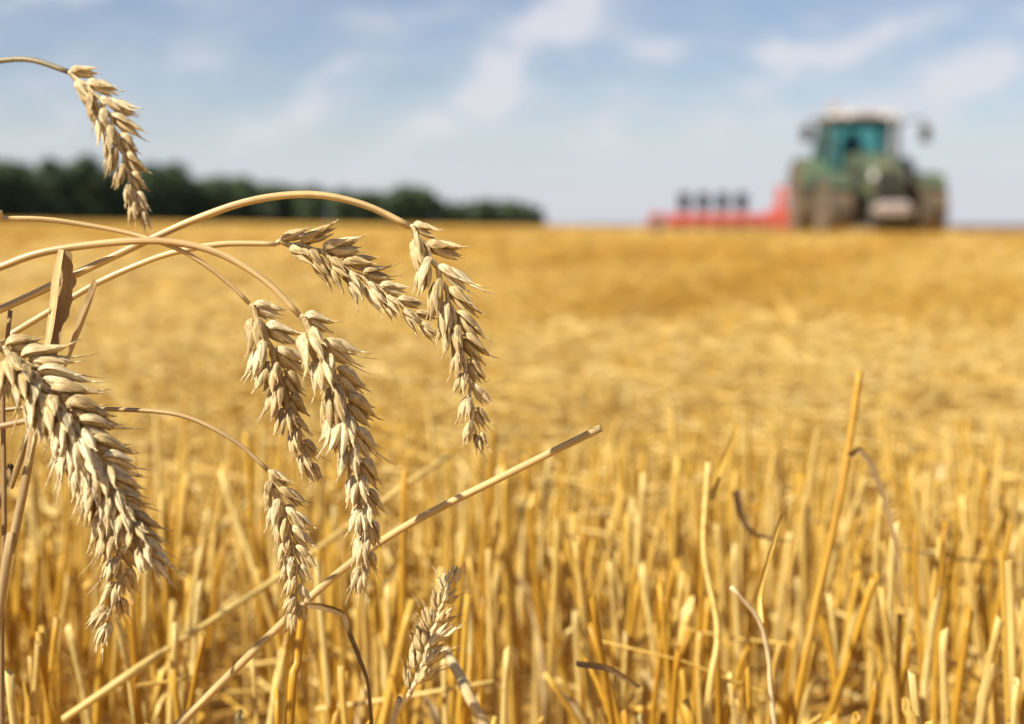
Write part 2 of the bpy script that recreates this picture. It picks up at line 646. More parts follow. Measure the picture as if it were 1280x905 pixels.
def glass_mat():
    m, nt, N, L, B, O = new_mat('tinted_cab_glass')
    g = N.new('ShaderNodeBsdfTransparent')
    g.inputs['Color'].default_value = (0.34, 0.64, 0.61, 1)
    gl = N.new('ShaderNodeBsdfGlossy')
    gl.inputs['Roughness'].default_value = 0.03
    gl.inputs['Color'].default_value = (0.6, 0.9, 0.88, 1)
    fr = N.new('ShaderNodeFresnel')
    fr.inputs['IOR'].default_value = 1.5
    ms = N.new('ShaderNodeMixShader')
    L.new(fr.outputs[0], ms.inputs[0])
    L.new(g.outputs[0], ms.inputs[1])
    L.new(gl.outputs[0], ms.inputs[2])
    L.new(ms.outputs[0], O.inputs['Surface'])
    return m


M_glass = glass_mat()


# ------------------------------------------------------------------ terrain
def smooth(a, b, x):
    t = np.clip((x - a) / (b - a), 0, 1)
    return t * t * (3 - 2 * t)


def ground_z(x, y):
    """stubble field: flat by the camera, a long gentle rise to a crest at about 75 m"""
    x = np.asarray(x, float)
    y = np.asarray(y, float)
    z = 0.04 * smooth(4, 34, y) + 0.035 * smooth(30, 75, y)
    z = z - 0.0116 * np.clip(x, -40, 40) * smooth(6, 50, y)
    # low undulations and the hollows of old wheel runs
    z = z + smooth(1.6, 4, y) * (0.016 * np.sin(x * 1.1 + y * .55 + 1.2 * np.sin(y * .37)) + 0.012 * np.sin(y * 1.25 - x * .45 + .8 * np.sin(x * .6)))
    z = z - 0.9 * smooth(78, 130, y)
    return z


def sheet(name, xs, ys, zf, mat, label_kind='structure'):
    X, Y = np.meshgrid(xs, ys)
    Z = zf(X, Y)
    V = np.stack([X.ravel(), Y.ravel(), Z.ravel()], 1)
    nx, ny = len(xs), len(ys)
    i = np.arange(nx * ny).reshape(ny, nx)
    Q = np.stack([i[:-1, :-1].ravel(), i[:-1, 1:].ravel(), i[1:, 1:].ravel(), i[1:, :-1].ravel()], 1)
    o = bulk(name, V, Q, mat, smooth=True)
    return tag(o, kind=label_kind)


ys = np.concatenate([np.linspace(-30, 1, 12), np.linspace(1.3, 12, 60), np.linspace(12.5, 40, 60), np.linspace(41, 140, 70)])
xs = np.concatenate([np.linspace(-120, -42, 14), np.linspace(-40, -10, 24), np.linspace(-9.5, 9.5, 58), np.linspace(10, 40, 24), np.linspace(42, 120, 14)])
sheet('stubble_field', xs, ys, ground_z, M_soil)


def far_z(x, y):
    return -0.30 - 0.0 * x + 0.22 * smooth(150, 500, y) - 1.2 * (1 - smooth(95, 135, y)) - 0.003 * np.clip(x, -200, 200) * smooth(100, 400, y)


sheet('ploughed_land', np.linspace(-2500, 2500, 60), np.concatenate([np.linspace(112, 600, 40), np.linspace(650, 4000, 20)]), far_z, M_plough)


# ------------------------------------------------------------------ trees of the wood
def tree_meshes(seed):
    r = random.Random(seed)
    trunk = MB()
    H = 10.0
    base = [Vector((0, 0, -0.3)), Vector((r.uniform(-.1, .1), 0, 1.6)), Vector((r.uniform(-.3, .3), r.uniform(-.2, .2), 4)), Vector((r.uniform(-.4, .4), 0, 7.5))]
    sp = spline(base, n=4)
    trunk.tube(sp, [0.34 - 0.27 * i / (len(sp) - 1) for i in range(len(sp))], 8)
    lobes = []
    for i in range(r.randint(12, 16)):
        a = r.uniform(0, 2 * PI)
        h = r.uniform(0.9, 8.6)
        q = math.sin(PI * min(1, (h + 1.2) / 10.5)) * 2.6
        lobes.append((Vector((math.cos(a) * q * r.uniform(.3, 1), math.sin(a) * q * r.uniform(.3, 1), h)), r.uniform(1.1, 1.9)))
    lobes.append((Vector((r.uniform(-.5, .5), 0, 9.0)), 1.1))
    for c, rad in lobes[:9]:
        s = Vector((0, 0, max(1.2, c.z - 2.2)))
        trunk.tube([s, s.lerp(c, .55) + Vector((0, 0, -.2)), c], [.12, .07, .03], 5)
    V, Q = [], []
    for c, rad in lobes:
        for k in range(150):
            d = Vector((r.gauss(0, 1), r.gauss(0, 1), r.gauss(0, .8))).normalized() * rad * r.uniform(.55, 1.08)
            p = c + d
            n = (d.normalized() + Vector((r.uniform(-.7, .7), r.uniform(-.7, .7), r.uniform(-.3, .9)))).normalized()
            u = n.orthogonal().normalized()
            w = n.cross(u)
            s = r.uniform(.16, .34)
            b = len(V)
            V += [p - u * s, p - w * s * .7 + n * .05, p + u * s, p + w * s * .7 - n * .05]
            Q.append((b, b + 1, b + 2, b + 3))
    crown = MB()
    crown.add(V, Q)
    return trunk.mesh('trunk', M_bark), crown.mesh('crown', M_foliage, smooth=False)


TREE_KINDS = [tree_meshes(40 + i) for i in range(6)]


def tree(kind, loc, h, wide, rz, label, group):
    tr, cr = TREE_KINDS[kind]
    o = empty('woodland_tree', loc, rz)
    o.scale = (h / 10 * wide, h / 10 * wide, h / 10)
    for nm, me in (('trunk', tr), ('crown', cr)):
        c = bpy.data.objects.new(nm, me)
        C.objects.link(c)
        c.parent = o
    return tag(o, label, 'tree', group)


prof = [(-260, 190), (-80, 192), (0, 198), (50, 209), (100, 200), (150, 209), (210, 209), (250, 218), (300, 226), (350, 231), (420, 237), (470, 240), (515, 233), (545, 240),
        (562, 254), (600, 250), (645, 251), (672, 256)]


def top_px(x):
    return float(np.interp(x, [p[0] for p in prof], [p[1] for p in prof]))


r = random.Random(5)
px = -250.0
while px < 676:
    for row in range(3):
        x = px + r.uniform(-8, 8) + row * 9
        if x > 674:
            continue
        dd = 170 + 190 * max(0, (x + 100) / 780) + row * 9
        X = (x - 640) / FPX * dd
        zb = float(far_z(X, dd)) - 0.1
        ht = (EYE_Y - top_px(x)) / FPX * dd + CAM_H - zb
        ht *= (1.03 if row == 0 else 0.97) * r.uniform(.84, 1.10)
        tree(r.randrange(6), (X, dd, zb), max(2.2, ht), r.uniform(1.0, 1.3), r.uniform(0, 6.28),
             'dark green leafy tree in the distant wood along the field edge', 'trees of the distant wood')
    px += 20 - 9 * max(0, (px + 100) / 780)


# ------------------------------------------------------------------ tractor
T_D = 33.0
tx = (1078 - 640) / FPX * T_D
tg = float(ground_z(tx, T_D))
T = empty('tractor', (tx, T_D, tg), math.radians(-1.0))
tag(T, 'dusty green tractor with pale roof driving toward the camera on the horizon', 'tractor')


def wheel(x, y, rad, w, rim_r, steer=0.0):
    t = MB()
    hw = w / 2
    t.lathe_x([(-hw * .86, rim_r), (-hw, rim_r + (rad - rim_r) * .45), (-hw * .93, rad * .955), (-hw * .7, rad * .972), (0, rad * .98),
               (hw * .7, rad * .972), (hw * .93, rad * .955), (hw, rim_r + (rad - rim_r) * .45), (hw * .86, rim_r)], 40)
    nl = 20
    for k in range(nl):
        for s in (-1, 1):
            a = 2 * PI * (k + (0.5 if s > 0 else 0)) / nl
            M = Matrix.Rotation(a, 4, 'X')
            # slanting lug from the centre to the shoulder
            z0, z1 = rad * .965, rad
            da = 0.16
            q = []
            for (xx, aa, zz) in ((0.0, 0, z1), (hw * .98, da, z1 * .985)):
                for dy in (-.028, .028):
                    q.append((xx * s, zz * math.sin(aa) + dy * rad, zz * math.cos(aa)))
            qb = [(a_, b_ * .97, c_ - .05 * rad) for a_, b_, c_ in q]
            o4 = (0, 1, 3, 2)
            tv = [q[i] for i in o4] + [qb[i] for i in o4]
            t.add(tv, [(0, 1, 2, 3), (7, 6, 5, 4)] + [(i, 4 + i, 4 + (i + 1) % 4, (i + 1) % 4) for i in range(4)], M)
    root = empty('wheel', (x, y, rad - 0.03), steer)
    root.parent = T
    t.build('tyre', M_tyre, root, sharp=40)
    m = MB()
    so = 1 if x > 0 else -1
    m.lathe_x([(-hw * .8, rim_r * 1.01), (-hw * .55, rim_r * .93), (so * hw * .2 - .04, rim_r * .85), (so * hw * .2 - .04, .02)], 32)
    m.lathe_x([(hw * .8, rim_r * 1.01), (hw * .55, rim_r * .93), (so * hw * .2 + .04, rim_r * .85), (so * hw * .2 + .04, .02)], 32)
    m.build('rim', M_rim, root, sharp=40)
    h = MB()
    h.lathe_x([(so * hw * .2, .20), (so * hw * .6, .18), (so * hw * .66, .12), (so * hw * .66, .01)], 20)
    for k in range(8):
        a = 2 * PI * k / 8
        h.lathe_x([(so * hw * .2, .022), (so * hw * .32, .022)], 6, M=Matrix.Translation((0, .28 * rim_r / .45 * math.cos(a), .28 * rim_r / .45 * math.sin(a))))
    h.build('hub', M_rim, root, sharp=40)
    return root


FX, RX = 1.02, 1.03
wheel(-FX, -1.45, .70, .56, .40, math.radians(4))
wheel(FX, -1.45, .70, .56, .40, math.radians(4))
wheel(-RX, 1.45, .93, .68, .50)
wheel(RX, 1.45, .93, .68, .50)
b = MB()
b.box(-.28, .28, -1.9, 1.7, .34, 1.12, .04)
b.box(-.60, .60, -.6, 1.3, .30, .8, .06)
b.box(-.78, .78, -1.56, -1.34, .60, .80, .04)
b.box(-.75, .75, 1.25, 1.65, .75, 1.1, .05)
b.box(-.80, -.32, -.55, .55, .58, 1.08, .08)
b.box(.32, .80, -.55, .55, .58, 1.08, .08)
b.build('chassis', M_black, T, sharp=35)
h = MB()


def hood_ring(y, hw, z0, z1, ch):
    return [(-hw, y, z0), (-hw, y, z1 - ch), (-hw + ch * .9, y, z1 - .02), (-hw * .3, y, z1), (hw * .3, y, z1), (hw - ch * .9, y, z1 - .02), (hw, y, z1 - ch), (hw, y, z0)]


rings = [hood_ring(.25, .47, 1.08, 1.98, .16), hood_ring(-.6, .46, 1.06, 1.95, .16), hood_ring(-1.5, .43, 1.0, 1.86, .16), hood_ring(-2.05, .40, .92, 1.72, .15), hood_ring(-2.24, .34, .90, 1.52, .13)]
hv = [p for q in rings for p in q]
hf = [(i * 8 + j, i * 8 + (j + 1) % 8, (i + 1) * 8 + (j + 1) % 8, (i + 1) * 8 + j) for i in range(4) for j in range(8)]
hf += [tuple(range(8))[::-1], tuple(range(32, 40))]
h.add(hv, hf)
h.build('hood', M_green, T, sharp=35)
g = MB()
for k in range(9):
    z = .98 + k * .052
    g.box(-.27, .27, -2.285, -2.235, z, z + .03)
g.box(-.30, .30, -2.262, -2.23, .93, 1.47, .02)
g.build('front_grille', M_black, T, smooth=False)
for s in (-1, 1):
    l = MB()
    l.hexa([(s * .37, -2.23, 1.30), (s * .30, -2.27, 1.30), (s * .30, -2.27, 1.46), (s * .37, -2.20, 1.46)],
           [(s * .37, -2.18, 1.30), (s * .30, -2.18, 1.30), (s * .30, -2.18, 1.46), (s * .37, -2.15, 1.46)])
    l.build('headlight', M_lamp, T, smooth=False)
    sg = MB()
    for k in range(6):
        x0 = s * .468
        sg.box(min(x0 - .02, x0 + .012), max(x0 - .02, x0 + .012), -1.35, -.45, 1.15 + k * .085, 1.2 + k * .085)
    sg.build('side_vent', M_black, T, smooth=False)
    # front mudguard: arc over the wheel
    f = MB()
    n = 14
    fv = []
    for k in range(n + 1):
        a = math.radians(20 + 125 * k / n)
        for (xx, rr) in ((FX - .27, .80), (FX + .27, .80), (FX + .29, .76), (FX - .27, .77)):
            fv.append((s * xx, -1.45 + rr * math.cos(a), .67 + rr * math.sin(a)))
    ff = [(i * 4 + j, i * 4 + (j + 1) % 4, (i + 1) * 4 + (j + 1) % 4, (i + 1) * 4 + j) for i in range(n) for j in range(4)]
    f.add(fv, ff + [(0, 1, 2, 3), tuple(4 * n + j for j in (3, 2, 1, 0))])
    f.build('mudguard', M_green, T, sharp=35)
    f = MB()
    fv = []
    for k in range(n + 1):
        a = math.radians(12 + 150 * k / n)
        for (xx, rr) in ((.70, 1.06), (RX + .30, 1.06), (RX + .34, 1.0), (.70, 1.02)):
            fv.append((s * xx, 1.45 + rr * math.cos(a), .88 + rr * math.sin(a)))
    f.add(fv, ff + [(0, 1, 2, 3), tuple(4 * n + j for j in (3, 2, 1, 0))])
    f.build('rear_mudguard', M_green, T, sharp=35)
    # mirror on its arm
    a = MB()
    a.tube(spline([(s * .80, .22, 2.60), (s * 1.05, .10, 2.72), (s * 1.30, .04, 2.70), (s * 1.36, .03, 2.55)], n=5), .022, 8)
    mr = a.build('mirror_arm', M_black, T)
    q = MB()
    q.box(s * 1.36 - .13, s * 1.36 + .13, -.02, .07, 2.20, 2.60, .04)
    q.build('mirror', M_black, mr, sharp=35)
    st = MB()
    for k in range(3):
        st.box(min(s * .82, s * 1.12), max(s * .82, s * 1.12), .15, .55, .55 + k * .28, .59 + k * .28, .01)
    st.box(min(s * .84, s * .87), max(s * .84, s * .87), .15, .19, .55, 1.4)
    st.box(min(s * .84, s * .87), max(s * .84, s * .87), .51, .55, .55, 1.4)
    st.build('cab_step', M_black, T, smooth=False)

cf = MB()
cz0, cz1 = 1.30, 2.70
cab_lo = {(-1, -1): (-.66, .14), (1, -1): (.66, .14), (-1, 1): (-.74, 1.78), (1, 1): (.74, 1.78)}
cab_hi = {(-1, -1): (-.73, .26), (1, -1): (.73, .26), (-1, 1): (-.73, 1.66), (1, 1): (.73, 1.66)}
for k in cab_lo:
    (x0, y0), (x1, y1) = cab_lo[k], cab_hi[k]
    cf.tube([(x0, y0, cz0), (x0 * 1.10, (y0 * 1.3 + y1 * .7) / 2, 1.95), (x1, y1, cz1)], [.10, .09, .09], 6)
for s in (-1, 1):
    cf.tube([(s * .80, .95, cz0), (s * .84, .95, 2.0), (s * .75, .95, cz1)], [.05] * 3, 6)
    cf.tube([(s * .73, .26, cz1), (s * .73, 1.66, cz1)], .06, 6)
cf.tube([(-.73, .26, cz1), (.73, .26, cz1)], .06, 6)
cf.tube([(-.73, 1.66, cz1), (.73, 1.66, cz1)], .06, 6)
cf.box(-.74, .74, .10, 1.80, 1.12, 1.42, .05)
cab = cf.build('cab', M_cabframe, T, sharp=40)
for nm, q in (('windscreen', [(-.66, .12, 1.42), (.66, .12, 1.42), (.72, .21, 1.95), (.71, .25, 2.67), (-.71, .25, 2.67), (-.72, .21, 1.95)]),
              ('rear_window', [(.72, 1.77, 1.42), (-.72, 1.77, 1.42), (-.71, 1.66, 2.67), (.71, 1.66, 2.67)]),
              ('side_window', [(-.72, .2, 1.42), (-.80, .95, 1.42), (-.76, .95, 2.67), (-.72, .28, 2.67)]),
              ('side_window', [(.80, .95, 1.42), (.72, .2, 1.42), (.72, .28, 2.67), (.76, .95, 2.67)]),
              ('side_window', [(-.80, .97, 1.42), (-.74, 1.74, 1.42), (-.72, 1.64, 2.67), (-.76, .97, 2.67)]),
              ('side_window', [(.74, 1.74, 1.42), (.80, .97, 1.42), (.76, .97, 2.67), (.72, 1.64, 2.67)])):
    w = MB()
    w.add(q, [tuple(range(len(q)))])
    w.build(nm, M_glass, cab, smooth=False)
rf = MB()
rf.box(-.86, .86, .02, 1.86, 2.76, 2.88, .055)
rf.box(-.70, .70, .20, 1.70, 2.87, 2.95, .035)
rf.build('roof', M_roof, cab, sharp=40)
for x in (-.70, -.42, .42, .70):
    w = MB()
    w.box(x - .10, x + .10, -.05, .03, 2.745, 2.86, .03)
    w.build('work_light', M_lamp, cab, sharp=40)
bc = MB()
bc.tube([(-.66, .45, 2.96), (-.66, .45, 3.06), (-.66, .45, 3.15), (-.66, .45, 3.17)], [.07, .07, .06, .02], 12)
bc.build('beacon', M_orange, cab)
se = MB()
se.box(-.27, .27, 1.05, 1.5, 1.55, 1.72, .05)
se.box(-.26, .26, 1.42, 1.55, 1.68, 2.36, .05)
se.box(-.15, .15, 1.44, 1.54, 2.36, 2.55, .04)
se.build('driver_seat', M_seat, T, sharp=40)
sw = MB()
ring = [(math.cos(2 * PI * k / 20) * .21, .62 + math.sin(2 * PI * k / 20) * .17, 1.98 + math.sin(2 * PI * k / 20) * .10) for k in range(21)]
sw.tube(ring, .018, 8)
sw.tube([(0, .36, 1.4), (0, .60, 1.97)], [.09, .05], 8)
sw.build('steering_wheel', M_black, T)
ex = MB()
ex.tube(spline([(.56, .02, 1.6), (.60, -.02, 2.2), (.60, -.02, 2.75), (.60, .06, 2.86)], n=4), .055, 12)
ex.tube([(.60, -.02, 1.75), (.60, -.02, 2.35)], .08, 12)
ex.build('exhaust_pipe', M_greysteel, T, sharp=50)
fl = MB()
fl.box(-.36, .36, -2.90, -2.42, .48, .80, .08)
fl.box(-.44, .44, -2.84, -2.5, .54, .72, .05)
fl.build('front_weight', M_weight, T, sharp=40)
for s in (-1, 1):
    fa = MB()
    fa.hexa([(s * .30, -2.7, .40), (s * .38, -2.7, .40), (s * .38, -1.9, .40), (s * .30, -1.9, .40)],
            [(s * .30, -2.7, .52), (s * .38, -2.7, .52), (s * .38, -1.9, .54), (s * .30, -1.9, .54)])
    fa.tube([(s * .34, -2.6, .46), (s * .34, -2.15, .98)], .035, 8)
    fa.build('linkage_arm', M_black, T, sharp=40)
np_ = MB()
np_.box(-.5, .5, -2.62, -2.5, .30, .46, .03)
np_.build('bumper_bar', M_black, T, sharp=40)

# ------------------------------------------------------------------ plough
G = empty('plough', (tx - 1.55, T_D + 2.6, float(ground_z(tx - 1.5, T_D + 2.6)) - .16), math.radians(-6))
tag(G, 'long red reversible plough with four dark upturned bodies, left of the tractor', 'plough')
m = MB()
m.box(-2.75, .15, -.10, .10, .52, .74, .02)
m.box(-2.8, -.1, .32, .44, .44, .58, .02)
for k in range(4):
    x = -2.55 + k * .5
    m.box(x - .05, x + .05, -.1, .44, .45, .55, .01)
m.build('main_beam', M_red, G, sharp=40)
m = MB()
m.hexa([(-.04, -.4, .30), (.24, -.4, .30), (.24, .2, .30), (-.04, .2, .30)], [(-.02, -.3, 1.42), (.16, -.3, 1.42), (.16, .05, 1.42), (-.02, .05, 1.42)])
m.box(-.22, .30, -.42, .16, .42, .86, .04)
m.tube([(.1, -.4, 1.25), (1.4, -1.0, 1.05)], .05, 8)
m.box(.2, 1.6, -.62, -.5, .45, .58, .02)
m.build('headstock', M_red, G, sharp=40)
for k in range(4):
    x = -2.30 + k * .47
    u = MB()
    # curved mouldboard with its point
    n = 7
    vs = []
    for i in range(n):
        t = i / (n - 1)
        for j in range(5):
            q = j / 4
            vs.append((x - .15 + (.30 + .02 * math.sin(PI * t)) * q + .03 * t, -.16 + .26 * (t - .4) ** 2 + .16 * q * t, .82 + .42 * t - .06 * q * (1 - t) + .04 * math.sin(PI * q)))
    back = [(a, b_ + .03, c) for a, b_, c in vs]
    F = [(i * 5 + j, i * 5 + j + 1, (i + 1) * 5 + j + 1, (i + 1) * 5 + j) for i in range(n - 1) for j in range(4)]
    K = n * 5
    F2 = [tuple(K + i for i in f[::-1]) for f in F]
    rim = [j for j in range(5)] + [i * 5 + 4 for i in range(1, n)] + [(n - 1) * 5 + j for j in (3, 2, 1, 0)] + [i * 5 for i in range(n - 2, 0, -1)]
    F3 = [(rim[i], K + rim[i], K + rim[(i + 1) % len(rim)], rim[(i + 1) % len(rim)]) for i in range(len(rim))]
    u.add(vs + back, F + F2 + F3)
    ub = u.build('mouldboard', M_steel, G, sharp=50)
    le = MB()
    le.tube([(x, .05, .70), (x + .02, .06, .86), (x, .0, 1.0)], [.055, .05, .035], 8)
    le.build('plough_leg', M_greysteel, G)
    lo = MB()
    lo.tube([(x, .1, .5), (x - .02, .12, .25), (x, .02, .02)], [.05, .05, .03], 8)
    lo.hexa([(x - .18, -.04, -.02), (x + .16, .06, -.02), (x + .16, .09, -.02), (x - .18, -.01, -.02)],
            [(x - .10, -.02, .32), (x + .22, .14, .26), (x + .22, .17, .26), (x - .10, .01, .32)])
    lo.build('lower_share', M_steel, G, sharp=40)
w = empty('depth_wheel', (-2.96, .0, .36))
w.parent = G
t = MB()
t.lathe_x([(-.11, .19), (-.13, .27), (-.10, .35), (0, .36), (.10, .35), (.13, .27), (.11, .19)], 28)
t.build('tyre', M_tyre, w, sharp=50)
t = MB()
t.lathe_x([(-.10, .20), (-.03, .17), (-.03, .01)], 24)
t.lathe_x([(.10, .20), (.03, .17), (.03, .01)], 24)
t.build('rim', M_red, w, sharp=50)
m = MB()
m.tube([(-2.8, 0, .62), (-2.98, 0, .78), (-3.14, 0, .62), (-3.12, 0, .36), (-2.9, 0, .36)], .05, 8)
m.box(-3.14, -2.8, -.12, .12, .60, .76, .03)
m.build('wheel_bracket', M_red, G, sharp=40)


# ------------------------------------------------------------------ wheat ears
def floret(L, W, T, bow=0.0007, awn=0.0, keel=0.45, nv=14, half=False, seed=0, flare=.0010):
    """one husk along +Z, its keeled back toward +X; ends in a beak and awn"""
    r = random.Random(seed)
    vs, fs = [], []
    us = [0.0, .03, .08, .16, .26, .37, .48, .58, .67, .75, .82, .88, .93, .97, 1.0]
    prof = lambda u: (u ** .55) * (1 - u ** 1.3) ** 1.05
    nm = max(prof(i / 200) for i in range(201))
    v0, v1 = (-105, 95) if half else (0, 360)
    m = nv + 1 if half else nv
    skew = r.uniform(-.25, .25) * W
    ph = [r.uniform(0, 6.28) for _ in range(4)]
    for u in us:
        w = prof(u) / nm
        w = max(w, .12 if u < .5 else .03)
        tipk = max(0, u - .55) / .45
        xc = bow * math.sin(PI * u) + flare * tipk ** 2
        yc = skew * tipk ** 2
        for j in range(m):
            a = math.radians(v0 + (v1 - v0) * j / nv)
            ca, sa = math.cos(a), math.sin(a)
            k = 1 + keel * max(0, ca) ** 5 - .12 * max(0, math.cos(2 * a - PI)) ** 2
            dent = 1 - .35 * max(0, -ca) ** 2
            wr = 1 + .05 * math.sin(5 * a + ph[0]) * math.sin(7 * u + ph[1]) + .03 * math.sin(9 * a + ph[2])
            zz = L * u
            if half and j in (0, m - 1):
                zz += r.uniform(-.02, .02) * L
            vs.append((xc + T / 2 * w * ca * k * dent * wr, yc + W / 2 * w * sa * wr, zz))
    for i in range(len(us) - 1):
        for j in range(nv):
            k = (j + 1) if half else (j + 1) % nv
            fs.append((i * m + j, i * m + k, (i + 1) * m + k, (i + 1) * m + j))
    mb = MB()
    mb.add(vs, fs)
    if awn > 0:
        bend = r.uniform(-.15, .15)
        tip = Vector((flare, skew, L * .97))
        pts = [tip, tip + Vector((awn * .15, awn * bend * .4, awn * .5)), tip + Vector((awn * .34, awn * bend, awn))]
        mb.tube(pts, [.00030, .00019, .00005], 5)
    return mb


def spikelet_mesh(seed, awn_scale=1.0, terminal=False):
    r = random.Random(seed)
    big = MB()

    def put(f, x, y, z, spread, out, roll=0):
        M = Matrix.Translation((x, y, z)) @ Euler((math.radians(-spread), math.radians(out), 0)).to_matrix().to_4x4() @ Matrix.Rotation(math.radians(roll), 4, 'Z')
        big.add(f.v, f.f, M)
    j = lambda a, b: r.uniform(a, b)
    mm = .001
    for s in (-1, 1):
        # glume: outer half husk, keeled, ending in a tooth
        put(floret(j(7.6, 8.8) * mm, j(3.3, 4.0) * mm, j(2.7, 3.4) * mm, awn=j(.6, 2.0) * mm * awn_scale, keel=.6, half=True, seed=r.random(), flare=j(.6, 1.5) * mm),
            .1 * mm, s * 1.35 * mm, -.3 * mm, s * j(9, 26), j(-5, 13), s * j(25, 65))
        # lemma
        put(floret(j(9.6, 11.2) * mm, j(2.8, 3.5) * mm, j(2.3, 2.9) * mm, awn=j(1.0, 3.6) * mm * awn_scale, seed=r.random(), flare=j(.3, 1.4) * mm),
            1.0 * mm, s * 1.0 * mm, .8 * mm, s * j(6, 21), j(-5, 15), s * j(0, 50))
        # palea edge showing inside the lemma
        put(floret(j(8.6, 9.6) * mm, j(2.4, 3.0) * mm, j(1.8, 2.2) * mm, keel=.1, half=True, seed=r.random(), flare=.2 * mm),
            .2 * mm, s * .4 * mm, 1.4 * mm, s * j(2, 8), j(-5, 1), s * j(120, 170))
    put(floret(j(8.6, 10.0) * mm, j(2.6, 3.3) * mm, j(2.2, 2.7) * mm, awn=j(.8, 3.0) * mm * awn_scale, seed=r.random(), flare=j(.5, 1.6) * mm),
        1.5 * mm, j(-.4, .4) * mm, 2.3 * mm, j(-12, 12), j(2, 20), j(-40, 40))
    if r.random() < .75:
        put(floret(j(7.0, 8.4) * mm, j(2.3, 2.9) * mm, 2.1 * mm, awn=j(.4, 1.5) * mm * awn_scale, seed=r.random()),
            .4 * mm, j(-.5, .5) * mm, 3.6 * mm, j(-10, 10), j(-6, 2), j(-40, 40))
    return big.mesh('spikelet', M_husk)


SPK = [spikelet_mesh(100 + i, 1.0) for i in range(9)]
SPK_AWN = [spikelet_mesh(200 + i, 2.4) for i in range(5)]


def wheat(label, stem_pts, stem_r, ear_pts, roll, seed, scale=1.0, twist=0.4, open_=1.0, stem_mat=None, gap=3.7, awny=.15, taper=.80, plump=.82, extra=None, group='ripe wheat stalks at the left'):
    """stem from the ground to the collar, nodding ear of alternating spikelets"""
    r = random.Random(seed)
    base = Vector(stem_pts[0])
    root = empty('wheat_stalk', base)
    tag(root, label, 'wheat', group)
    sp = spline(stem_pts, n=10)
    sp, ln = resample(sp, 170)
    n = len(sp)
    rad = []
    nd1, nd2 = r.uniform(.25, .36), r.uniform(.55, .60)
    for i in range(n):
        t = i / (n - 1)
        q = stem_r[0] + (stem_r[1] - stem_r[0]) * t ** 1.3
        for nd in (nd1, nd2):
            q *= 1 + .24 * math.exp(-((t - nd) / .006) ** 2) + (.10 if t < nd else 0)
        rad.append(q * r.uniform(.975, 1.025))
    mb = MB()
    mb.tube([p - base for p in sp], rad, 12)
    mb.build('stem', stem_mat or M_stem, root)
    ep = spline(ear_pts, n=12)
    ep, el = resample(ep, 80)
    cnt = max(6, int(el / (gap * .001 * scale)))
    # rachis (zigzag)
    rach = []
    view = (ep[len(ep) // 2] - Vector((0, 0, CAM_H))).normalized()
    nodes = []
    for i in range(cnt):
        t = i / (cnt - 1)
        f = t * (len(ep) - 1) * .93
        k = min(int(f), len(ep) - 2)
        p = ep[k].lerp(ep[k + 1], f - k)
        tan = (ep[min(k + 3, len(ep) - 1)] - ep[max(k - 2, 0)]).normalized()
        sd = tan.cross(view).normalized()
        nn = sd.cross(tan).normalized()
        a = roll + twist * (t - .5)
        out = (sd * math.cos(a) + nn * math.sin(a)) * (1 if i % 2 == 0 else -1)
        nodes.append((p, tan, out, t))
        rach.append(p + out * .0006 * scale)
    e = MB()
    e.tube([p - base for p in [sp[-1]] + rach], [rad[-1]] + [.0011 * scale * (1 - .5 * i / cnt) for i in range(cnt)], 8, rough=.1)
    ear = e.build('ear', M_husk, root)
    for i, (p, tan, out, t) in enumerate(nodes):
        last = i == cnt - 1
        k = scale * (0.80 + .28 * math.sin(PI * min(1, t * 1.25 + .16)))
        if t > .6:
            k *= 1 - (1 - taper) * (t - .6) / .4
        if i == 0:
            k *= .88
        a = math.radians((29 - 9 * t) * open_ + r.uniform(-9, 9)) if not last else 0
        z = (tan * math.cos(a) + out * math.sin(a)).normalized()
        side = Matrix.Rotation(math.radians(r.uniform(-11, 11)), 3, tan)
        z = side @ z
        x = (out - z * out.dot(z)).normalized()
        y = z.cross(x)
        R = Matrix((x, y, z)).transposed() @ Matrix.Rotation(math.radians(r.uniform(-25, 25)), 3, 'Z')
        me = r.choice(SPK_AWN if r.random() < awny + (.35 if t > .8 else 0) else SPK)
        o = bpy.data.objects.new('spikelet', me)
        C.objects.link(o)
        o.parent = ear
        o.matrix_local = Matrix.Translation(p - base + out * .0008 * scale) @ R.to_4x4() @ Matrix.Diagonal((k * plump, k * plump * r.uniform(.93, 1.05), k * r.uniform(.92, 1.12), 1))
    if extra:
        extra(root, base, sp)
    return root


def px_path(lst, d0, d1=None):
    d1 = d0 if d1 is None else d1
    n = len(lst)
    return [P(q[0], q[1], q[2] if len(q) > 2 else d0 + (d1 - d0) * i / (n - 1)) for i, q in enumerate(lst)]


def rooted(x, y, lst):
    """prepend the part of the stem outside the picture, rising from the ground at (x, y)"""
    p1 = lst[0]
    g = Vector((x, y, -0.01))
    m1 = g.lerp(p1, .35) + Vector((-.02, 0, .05))
    m2 = g.lerp(p1, .75) + Vector((-.012, 0, .035))
    return [g, m1, m2] + lst


D0 = 0.445
# right-hand ear on the highest arch
wheat('ripe ear hanging furthest right, on the highest arching yellow stem',
      rooted(-.62, .47, px_path([(-60, 408), (0, 387), (105, 338), (182, 302), (250, 272), (318, 250), (390, 243), (455, 256), (512, 283)], D0 + .0, D0)), (.0017, .0011),
      px_path([(514, 285), (536, 316), (557, 362), (574, 420), (586, 480), (592, 530), (597, 562)], D0, D0 - .004), .45, 1, gap=3.9, scale=.95, twist=.5, open_=1.0, plump=.80)


